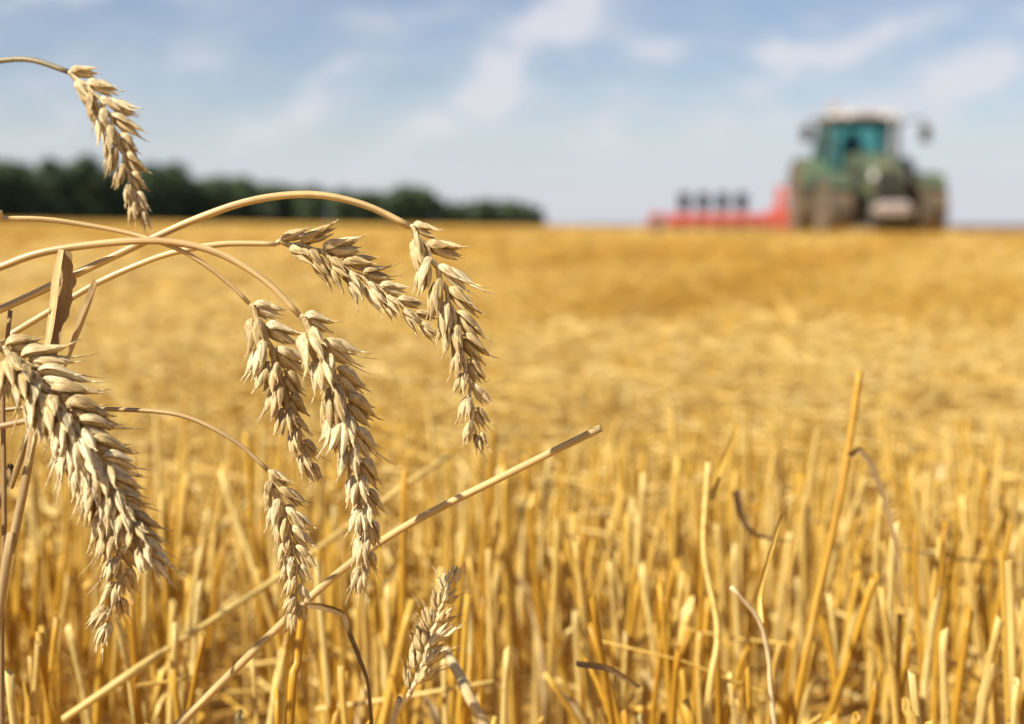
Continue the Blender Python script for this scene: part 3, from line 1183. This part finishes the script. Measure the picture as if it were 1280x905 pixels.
def leaf_c(root, base, sp):
    lf = spline(px_path([(122, 352), (117, 372), (106, 402), (94, 432), (80, 466)], D0 + .006, D0 + .012), n=6)
    ribbon([p - base for p in lf], lambda s: .0012 + .0034 * math.sin(PI * min(1, .15 + s * .8)), (-.75, -.65, 0), twist=.5, fold=.8).build('leaf', M_leaf, root)


# ear pointing right, crossing behind the right-hand one
wheat('ripe ear lying almost level, pointing right across the middle of the cluster',
      rooted(-.60, .53, px_path([(-40, 446), (20, 414), (64, 388), (120, 355), (175, 330), (220, 315), (280, 305), (345, 305)], D0 + .012, D0 + .01)), (.0020, .0009),
      px_path([(350, 303), (392, 311), (432, 334), (474, 362), (512, 389), (540, 412)], D0 + .01, D0 + .014), .5, 2, gap=3.6, scale=.94, open_=.85, extra=leaf_c)
# narrow ear, left of the centre one
wheat('slim ripe ear hanging just left of the large central ear',
      rooted(-.60, .46, px_path([(-50, 280), (0, 274), (50, 274), (99, 280), (167, 293), (226, 313), (263, 336), (290, 358), (312, 380)], D0 - .012, D0 - .002)), (.0015, .0007),
      px_path([(314, 384), (330, 412), (345, 455), (360, 510), (374, 550), (391, 596)], D0 - .002, D0), .7, 3, gap=3.8, scale=.96, twist=.9, stem_mat=M_stem)


# large centre ear
def leaf_e(root, base, sp):
    lf = spline(px_path([(79, 313), (77, 338), (74, 372), (68, 408), (58, 448)], D0 - .008, D0 - .004), n=6)
    ribbon([p - base for p in lf], lambda s: (.0020 + .0036 * math.sin(PI * min(1, .12 + s * .75))) * (1 + .10 * math.sin(s * 23) + .06 * math.sin(s * 41)), (.85, -.5, 0), twist=.5, fold=1.1, rough=.35).build('leaf', M_grey, root)
    l2 = spline(px_path([(77, 312), (71, 345), (67, 385), (62, 420), (54, 452)], D0 - .012, D0 - .008), n=6)  # added pale strip: lit left rim of the folded leaf, put in as colour
    ribbon([p - base for p in l2], lambda s: .0020 + .0010 * math.sin(PI * s), (-.3, -.95, 0), twist=.2, fold=.3, rough=.05).build('leaf', M_stem, root)


wheat('large ripe ear with long awns hanging at the centre of the cluster',
      rooted(-.60, .43, px_path([(-50, 352), (0, 334), (37, 320), (77, 311), (155, 302), (210, 302), (260, 312), (300, 330), (340, 358), (374, 394)], D0 - .006, D0 - .008)), (.0022, .0010),
      px_path([(377, 398), (402, 436), (424, 492), (440, 550), (452, 612), (458, 668), (450, 735)], D0 - .008, D0 - .012), .95, 4, gap=4.1, scale=1.12, twist=.5, awny=.45, extra=leaf_e)
# small ear low
wheat('small pale ear hanging on a thin brown stem below the slim ear',
      rooted(-.55, .45, px_path([(-60, 522), (0, 513), (60, 508), (124, 511), (190, 514), (229, 520), (263, 534), (300, 556), (335, 588)], D0 + .01, D0 + .005)), (.0010, .0007),
      px_path([(336, 590), (350, 620), (362, 665), (370, 710), (371, 745), (368, 782)], D0 + .005, D0 + .005), .3, 5, gap=3.9, scale=.80, open_=.75, stem_mat=M_thin, awny=0)
# big ear left, nearer
wheat('thickest ripe ear drooping from the left edge, fat and beige',
      rooted(-.45, .36, px_path([(-160, 440), (-90, 415), (-30, 420), (2, 436)], .425, .42)), (.0020, .0013),
      px_path([(4, 438), (38, 466), (78, 514), (112, 560), (142, 612), (170, 662), (200, 716)], .42, .41), .9, 6, gap=2.6, scale=1.25, open_=1.42, twist=.7, plump=.84, awny=.3)
wheat('ragged brownish ear with whiskery tip, under the thickest ear',
      rooted(-.45, .42, px_path([(-150, 575), (-70, 545), (0, 533), (37, 526), (70, 532)], .425, .42)), (.0012, .0009),
      px_path([(74, 536), (106, 570), (132, 620), (148, 680), (148, 735), (122, 795)], .435, .43), .7, 7, gap=3.6, scale=1.1, open_=1.1, awny=.5, stem_mat=M_thin)
# top left ear against the sky
wheat('lone ear hanging against the sky at top left, above the wood',
      rooted(-.62, .60, px_path([(-120, 120), (-60, 88), (0, 76), (40, 75), (86, 90)], .53, .52)), (.0012, .0010),
      px_path([(88, 93), (114, 112), (138, 148), (152, 190), (164, 232), (176, 280)], .52, .52), .25, 8, gap=3.6, scale=.98, stem_mat=M_shaded_stem, open_=.72)
# short upright ear low in the middle
wheat('short spiky ear standing upright among the stubble, tip pointing up',
      [P(478, 905, .50) + Vector((-.03, 0, -.15)), P(488, 920, .50), P(498, 890, .50), P(513, 866, .495)], (.0015, .0010),
      px_path([(515, 862), (528, 830), (540, 795), (553, 755), (566, 716)], .495, .49), .6, 9, gap=3.9, scale=.88, open_=.8, awny=.6, group='ripe wheat stalks at the left')


# ------------------------------------------------------------------ bare straws and dry leaves among them
def straw(label, pts, r0, r1, mat=None, cat='straw', group=None, nodes=(), name='broken_straw', leaf=None, hollow=.7):
    base = Vector(pts[0])
    sp, ln = resample(spline(pts, n=8), 48)
    n = len(sp)
    rad = []
    for i in range(n):
        t = i / (n - 1)
        q = r0 + (r1 - r0) * t
        for nd in nodes:
            q *= 1 + .32 * math.exp(-((t - nd) / .018) ** 2)
        rad.append(q)
    mb = MB()
    mb.tube([p - base for p in sp], rad, 12, hollow=hollow, rough=.03)
    if leaf is None:
        o = mb.build(name, mat or M_stub, None, base)
        return tag(o, label, cat, group)
    root = empty(name, base)
    tag(root, label, cat, group)
    mb.build('stem', mat or M_stub, root)
    for (lp, wf, nrm, tw, fd, lm) in leaf:
        l2 = spline(lp, n=7)
        ribbon([p - base for p in l2], wf, nrm, twist=tw, fold=fd, rough=.1).build('leaf', lm, root)
    return root


def down(p, dx=0, dy=0):
    return Vector((p.x + dx, p.y + dy, -.01))


q = px_path([(2, 745), (11, 700), (33, 595), (47, 506), (59, 446)], .425, .44)
straw('grey brown stalk rising beside the left edge behind the thickest ear', [down(q[0], -.04, 0)] + q, .0017, .0013, M_leaf, 'wheat stalk', name='wheat_stalk')
q = px_path([(2, 850), (5, 680), (5, 585), (4, 480), (13, 388)], .44, .45)
straw('thin dark vertical stalk at the left edge', [down(q[0], -.005, 0)] + q, .0010, .0007, M_grey, 'wheat stalk', name='wheat_stalk', hollow=0)
q = px_path([(-8, 650), (12, 612), (30, 560), (42, 520)], .47, .46)
straw('short slanting brown stalk between the two left edge stalks', [down(q[0], -.08, .02)] + q, .0014, .0010, M_leaf, 'wheat stalk', name='wheat_stalk')
# long diagonals
q = px_path([(246, 884), (383, 751), (490, 668), (640, 590), (751, 535)], .50, .475)
straw('long pale cut straw slanting up to the right, end clear of the stubble', [down(q[0], -.16, .03)] + q, .0015, .0013, M_pale, nodes=(.55,), group=None)
q = px_path([(140, 858), (200, 818), (292, 758), (353, 718), (482, 624), (560, 570)], .60, .78)
straw('blurred slanting straw above and behind the long pale cut straw', [down(q[0], -.2, -.02)] + q, .0017, .0015, M_stub, nodes=(.5,))
q = px_path([(605, 905), (580, 855), (556, 812)], .53, .55)
straw('broad bleached white straw leaning left beside the upright spiky ear', [down(q[0], .08, -.01)] + q, .0020, .0020, M_pale)
# stub with the limp grey leaf
q = px_path([(362, 905), (371, 830), (380, 752)], .49, .495)
straw('upright cut straw with a limp grey leaf bent over from its top', [down(q[0], -.01, 0)] + q, .0017, .0016, M_stub, name='stubble_stalk',
      leaf=[(px_path([(384, 757), (405, 758), (430, 766), (440, 790), (452, 822), (462, 855), (467, 905), (470, 950)], .492, .485), lambda s: .0018 + .0016 * math.sin(PI * s), (0, -1, .2), 2.2, .7, M_grey)], cat='stubble straw')
# tall straw right with the hooked leaf
q = px_path([(1000, 860), (1018, 770), (1042, 660), (1060, 566), (1075, 464)], .62, .64)
straw('tallest cut straw on the right, with a hooked brown leaf at its joint', [down(q[0], -.02, 0)] + q, .0020, .0016, M_stub, nodes=(.80,), name='stubble_stalk',
      leaf=[(px_path([(1060, 568), (1074, 562), (1090, 582), (1108, 628), (1122, 690), (1130, 760)], .632, .62), lambda s: .0030 * (1 - .4 * s), (.3, -.9, 0), 1.6, .8, M_grey)], cat='stubble straw')
q = px_path([(884, 905), (897, 792), (880, 690), (886, 578)], .58, .60)
straw('tall kinked straw with a side shoot, right of centre', [down(q[0], .0, 0)] + q, .0017, .0014, M_stub, nodes=(.55,), name='stubble_stalk',
      leaf=[(px_path([(888, 625), (898, 590), (912, 556), (922, 530)], .60, .62), lambda s: .0036 * (1 - .5 * s), (0, -1, 0), .2, .3, M_stub)], cat='stubble straw')
q = px_path([(968, 905), (962, 830), (950, 778), (930, 752), (914, 734)], .53, .52)
straw('thin bleached forked straw curling left in the right foreground', [down(q[0], .02, 0)] + q, .0016, .0008, M_pale, name='stubble_stalk',
      leaf=[(px_path([(950, 780), (948, 740), (962, 690), (976, 640)], .53, .55), lambda s: .0026 * (1 - .4 * s), (0, -1, 0), .6, .6, M_stub)], cat='stubble straw')
q = px_path([(920, 612), (926, 640), (940, 664), (965, 672), (990, 676)], .72, .74)
lf = ribbon([p - q[0] for p in spline(q, n=8)], lambda s: .0042 * (1 - .8 * s) + .0006, (0, -1, .2), twist=1.2, fold=.7)
tag(lf.build('dry_leaf', M_grey, None, q[0]), 'dark curled dead leaf caught in the stubble right of centre', 'leaf')
q = px_path([(720, 832), (760, 836), (800, 858)], .53, .54)
lf = ribbon([p - q[0] for p in spline(q, n=8)], lambda s: .0024 * (1 - .5 * s) + .0005, (0, -.6, .8), twist=1.4, fold=.7)
tag(lf.build('dry_leaf', M_leaf, None, q[0]), 'short brown dead leaf lying across the stubble at bottom centre', 'leaf')
q = px_path([(1130, 688), (1200, 698), (1290, 706)], .75, .78)
lf = ribbon([p - q[0] for p in spline(q, n=8)], lambda s: .0017, (0, -.6, .8), twist=2.4, fold=.7)
tag(lf.build('dry_leaf', M_grey, None, q[0]), 'thin dark dead leaf lying level at the right edge', 'leaf')
for (a, b_, d, lab) in (((1205, 632), (1256, 566), 1.35, 'broad bleached leaf leaning right, standing out pale at the right edge'), ((1166, 640), (1186, 570), 1.2, 'narrow bleached leaf beside the broad pale one at right')):
    p0, p1 = P(*a, d), P(*b_, d + .04)
    pts = [down(p0, -.03, -.02), p0.lerp(down(p0), .35), p0, p0.lerp(p1, .5) + Vector((-.003, 0, .004)), p1]
    lf = ribbon([p - pts[0] for p in spline(pts, n=6)], lambda s: .003 + .010 * s * (1 - s * s * .8), (-.4, -.9, .2), twist=.3, fold=.3)
    tag(lf.build('dry_leaf', M_pale, None, pts[0]), lab, 'leaf')


# ------------------------------------------------------------------ stubble
def stub_variant(seed):
    r = random.Random(seed)
    H = .17
    bend = Vector((r.uniform(-.012, .012), r.uniform(-.012, .012), 0))
    R = r.uniform(.0013, .0019)
    n = 16
    node = r.uniform(.3, .75)
    pts, rad = [], []
    for i in range(n):
        t = i / (n - 1)
        pts.append(Vector((bend.x * t * t, bend.y * t * t, H * t)))
        rad.append(R * (1.12 - .2 * t) * (1 + .3 * math.exp(-((t - node) / .03) ** 2)))
    pts[-1] = pts[-1] + Vector((r.uniform(-.0008, .0008), 0, 0))
    mb = MB()
    mb.tube(pts, rad, 10, hollow=.72, rough=.05)
    # slanting, ragged cut
    k = (n - 1) * 10
    sx, sy = r.uniform(-1.6, 1.6), r.uniform(-1.6, 1.6)
    tipc = pts[-1]
    for i in list(range(k, k + 10)) + list(range(n * 10, n * 10 + 10)):
        v = Vector(mb.v[i])
        mb.v[i] = (v.x, v.y, v.z + (v.x - tipc.x) * sx + (v.y - tipc.y) * sy + r.uniform(-.0006, .0006))
    stem = mb.mesh('stubble_stalk', M_stub)
    sheath = None
    if r.random() < .55:
        # leaf sheath wrapped round the stalk, its top peeling away
        vs = []
        m = 16
        h0, h1 = r.uniform(.0, .25), r.uniform(.6, .98)
        th0 = r.uniform(0, 6.28)
        peel = r.uniform(.002, .012)
        for i in range(m):
            t = i / (m - 1)
            s = h0 + (h1 - h0) * t
            c = Vector((bend.x * s * s, bend.y * s * s, H * s))
            away = Vector((math.cos(th0), math.sin(th0), 0)) * peel * max(0, t - .55) ** 2 / .2
            for j in range(7):
                q = -1 + 2 * j / 6
                a = th0 + q * (1.9 - 1.3 * max(0, t - .5))
                rr = R * 1.38 + .0003 * math.sin(i * 2 + j)
                vs.append(c + away + Vector((math.cos(a) * rr, math.sin(a) * rr, r.uniform(-.001, .001) + (-.006 * q * q if i == m - 1 else 0))))
        fs = [(i * 7 + j, i * 7 + j + 1, (i + 1) * 7 + j + 1, (i + 1) * 7 + j) for i in range(m - 1) for j in range(6)]
        sb = MB()
        sb.add(vs, fs)
        sheath = sb.mesh('leaf_sheath', r.choice([M_stub, M_stub, M_stub, M_pale]))
    return stem, sheath


STUBS = [stub_variant(300 + i) for i in range(16)]

# drilled rows running away from the camera, slightly askew
ROW, ROW_A = 0.125, math.radians(16)


def stub_points(y0, y1, dens, r_, margin=1.15, extra=.12):
    """random positions in the seen wedge, gathered into drill rows"""
    A = 0
    n = int(dens * (0.36 * margin * (y1 * y1 - y0 * y0) + 2 * extra * (y1 - y0)))
    t = r_.random(n)
    y = np.sqrt(y0 * y0 + t * (y1 * y1 - y0 * y0))
    x = (r_.random(n) * 2 - 1) * (.36 * margin * y + extra)
    # pull towards the rows
    ca, sa = math.cos(ROW_A), math.sin(ROW_A)
    u, v = x * ca + y * sa, -x * sa + y * ca
    k = np.round(u / ROW) * ROW
    u = k + (u - k) * .75 + r_.normal(0, .008, n)
    return u * ca - v * sa, u * sa + v * ca


r_ = np.random.default_rng(21)
xs_, ys_ = stub_points(.50, 2.6, 1900, r_)
order = np.argsort(ys_)
xs_, ys_ = xs_[order], ys_[order]
inview = np.abs(xs_) < .365 * ys_ + .004
clear = np.hypot(xs_, ys_) > .50
near_idx = [i for i in range(len(xs_)) if inview[i] and clear[i] and ys_[i] > .485][:286]
near_set = set(near_idx)
LAB = 'golden cut straw standing in the near stubble like its many neighbours'
rr = random.Random(77)
for i in near_idx:
    stem, sheath = STUBS[rr.randrange(len(STUBS))]
    o = bpy.data.objects.new('stubble_stalk', stem)
    C.objects.link(o)
    o.location = (xs_[i], ys_[i], -.004)
    hh = rr.gauss(.138 + .02 * min(1, max(0, (ys_[i] - .55) / .4)), .027) / .17
    hh = max(.45, min(1.2, hh))
    if ys_[i] < .6:
        hh = min(hh, .95)
    o.scale = (rr.uniform(.85, 1.25),) * 2 + (hh,)
    lean = 4 if rr.random() < .84 else 20
    o.rotation_euler = (math.radians(rr.gauss(0, lean)), math.radians(rr.gauss(1.5, lean)), rr.uniform(0, 6.28))
    tag(o, LAB, 'stubble straw', 'cut straws of the near stubble')
    if sheath:
        c = bpy.data.objects.new('leaf_sheath', sheath)
        C.objects.link(c)
        c.parent = o


def straws_np(base, dirv, length, rad, sides, rings, bend, tint):
    """many stalks at once: tapered prisms, arrays of vertices and quads"""
    n = len(base)
    d = dirv / np.linalg.norm(dirv, axis=1, keepdims=True)
    ref = np.where(np.abs(d[:, 2:3]) < .8, np.array([[0, 0, 1.0]]), np.array([[1.0, 0, 0]]))
    a = np.cross(d, ref)
    a /= np.linalg.norm(a, axis=1, keepdims=True)
    b = np.cross(d, a)
    V = np.zeros((n, rings, sides, 3))
    for i in range(rings):
        t = i / (rings - 1)
        c = base + d * (length * t)[:, None] + bend * (t * t)
        for j in range(sides):
            w = 2 * PI * j / sides + .4
            V[:, i, j] = c + a * (rad * (1.1 - .25 * t) * math.cos(w))[:, None] + b * (rad * (1.1 - .25 * t) * math.sin(w))[:, None]
    idx = np.arange(n * rings * sides).reshape(n, rings, sides)
    Q = [np.stack([idx[:, i, j], idx[:, i, (j + 1) % sides], idx[:, i + 1, (j + 1) % sides], idx[:, i + 1, j]], -1)
         for i in range(rings - 1) for j in range(sides)]
    if sides == 4:
        Q.append(idx[:, rings - 1, :])
    Q = np.concatenate(Q, 0)
    return V.reshape(-1, 3), Q, np.repeat(tint, rings * sides)


def tints(n, x, y, r_):
    """each stalk its own tone, with broad browner and paler swaths over the field"""
    sw = np.sin(x * .55 + y * .23 + 1.3 * np.sin(y * .31)) * .5 + np.sin(y * .75 - x * .21) * .5
    return np.clip(r_.normal(.50, .22, n) - .34 * smooth(3, 14, y) + (.20 * sw + .10 * np.sin(y * 1.9 + x * .6)) * smooth(1.5, 6, y), 0, 1)


Vs, Qs, Ts, off = [], [], [], 0


def push(V, Q, t):
    global off
    Vs.append(V)
    Qs.append(Q + off)
    Ts.append(t)
    off += len(V)


def track(x, y):
    """1 inside the two wheel tracks that run up to the tractor"""
    u = (x - (-2.6 + (y - 2) * .34 + .5 * np.sin(y * .16)))
    return np.maximum(np.exp(-(u / .28) ** 4), np.exp(-((u - 1.9) / .28) ** 4)) * smooth(2, 4, y)


def field(x, y, h_mean, h_sd, rad0, sides, rings, lean, r_):
    n = len(x)
    z = ground_z(x, y) - .005
    L_ = np.clip(r_.normal(h_mean, h_sd, n) * (1 - .42 * smooth(.7, 1.6, y)) * (1 - .5 * track(x, y)), .04, .28)
    d = np.stack([r_.normal(0, lean, n) + .02, r_.normal(0, lean, n), np.ones(n)], 1)
    bend = np.stack([r_.normal(0, .006, n), r_.normal(0, .006, n), np.zeros(n)], 1)
    push(*straws_np(np.stack([x, y, z], 1), d, L_, rad0 * r_.uniform(.8, 1.25, n), sides, rings, bend, tints(n, x, y, r_)))


rest = np.array([i for i in range(len(xs_)) if i not in near_set and clear[i]])
field(xs_[rest], ys_[rest], .158, .030, .0018, 6, 3, .13, r_)
for (a, b_, dens, rad, sides, rings) in ((2.6, 6, 640, .0020, 4, 3), (6, 14, 260, .0030, 4, 2), (14, 30, 80, .0055, 4, 2), (30, 82, 18, .013, 4, 2)):
    x, y = stub_points(a, b_, dens, r_, margin=1.45, extra=.8)
    field(x, y, .165, .03, rad, sides, rings, .20, r_)
# a strip of stubble to both sides and behind, out of the picture
x = r_.uniform(-2.4, 2.4, 14000)
y = r_.uniform(-1.0, 2.8, 14000)
k = (np.abs(x) > .14 + .42 * np.maximum(y, 0)) & (np.hypot(x, y) > .3)
field(x[k], y[k], .165, .03, .0018, 4, 2, .13, r_)
st = bulk('field_stubble', np.concatenate(Vs), np.concatenate(Qs), M_field, np.concatenate(Ts))
tag(st, 'golden stubble of cut wheat covering the rest of the field', 'stubble', kind='stuff')

# loose straw and chaff lying among the stubble
Vs, Qs, Ts, off = [], [], [], 0
for (y0, y1, dens, rad, ln) in ((.50, 1.0, 1500, .0015, .06), (1.0, 2.6, 3600, .0016, .07), (2.6, 8, 1300, .0024, .11), (8, 30, 110, .006, .24)):
    n = int(dens * .36 * 1.45 * (y1 ** 2 - y0 ** 2))
    y = np.sqrt(y0 ** 2 + r_.random(n) * (y1 ** 2 - y0 ** 2))
    x = (r_.random(n) * 2 - 1) * (.36 * 1.45 * y + .1)
    lift = np.abs(r_.normal(0, .030, n)) + .004
    hi = r_.random(n) < np.where(y > 1.0, .62, .06)
    lift = np.where(hi, r_.uniform(.05, .125, n), lift)
    k = np.hypot(x, y) > .52
    x, y, lift = x[k], y[k], lift[k]
    n = len(x)
    a = r_.uniform(0, 2 * PI, n)
    d = np.stack([np.cos(a), np.sin(a), r_.normal(0, .22, n)], 1)
    push(*straws_np(np.stack([x, y, ground_z(x, y) + lift], 1), d, r_.uniform(.3, 1.5, n) * ln, rad * r_.uniform(.4, 1.3, n), 4, 3,
                    np.stack([r_.normal(0, .01, n), r_.normal(0, .01, n), r_.normal(0, .006, n)], 1), np.clip(r_.normal(.70, .24, n) - .34 * smooth(3, 12, y) + (.30 * np.sin(x * .9 + y * .5 + 1.5 * np.sin(y * .4)) + .16 * np.sin(y * 1.3 - x * .35)) * smooth(1.2, 4, y) - .28 * track(x, y), 0, 1)))
lt = bulk('straw_litter', np.concatenate(Vs), np.concatenate(Qs), M_field, np.concatenate(Ts))
tag(lt, 'loose straw and chaff lying among the stubble', 'straw litter', kind='stuff')
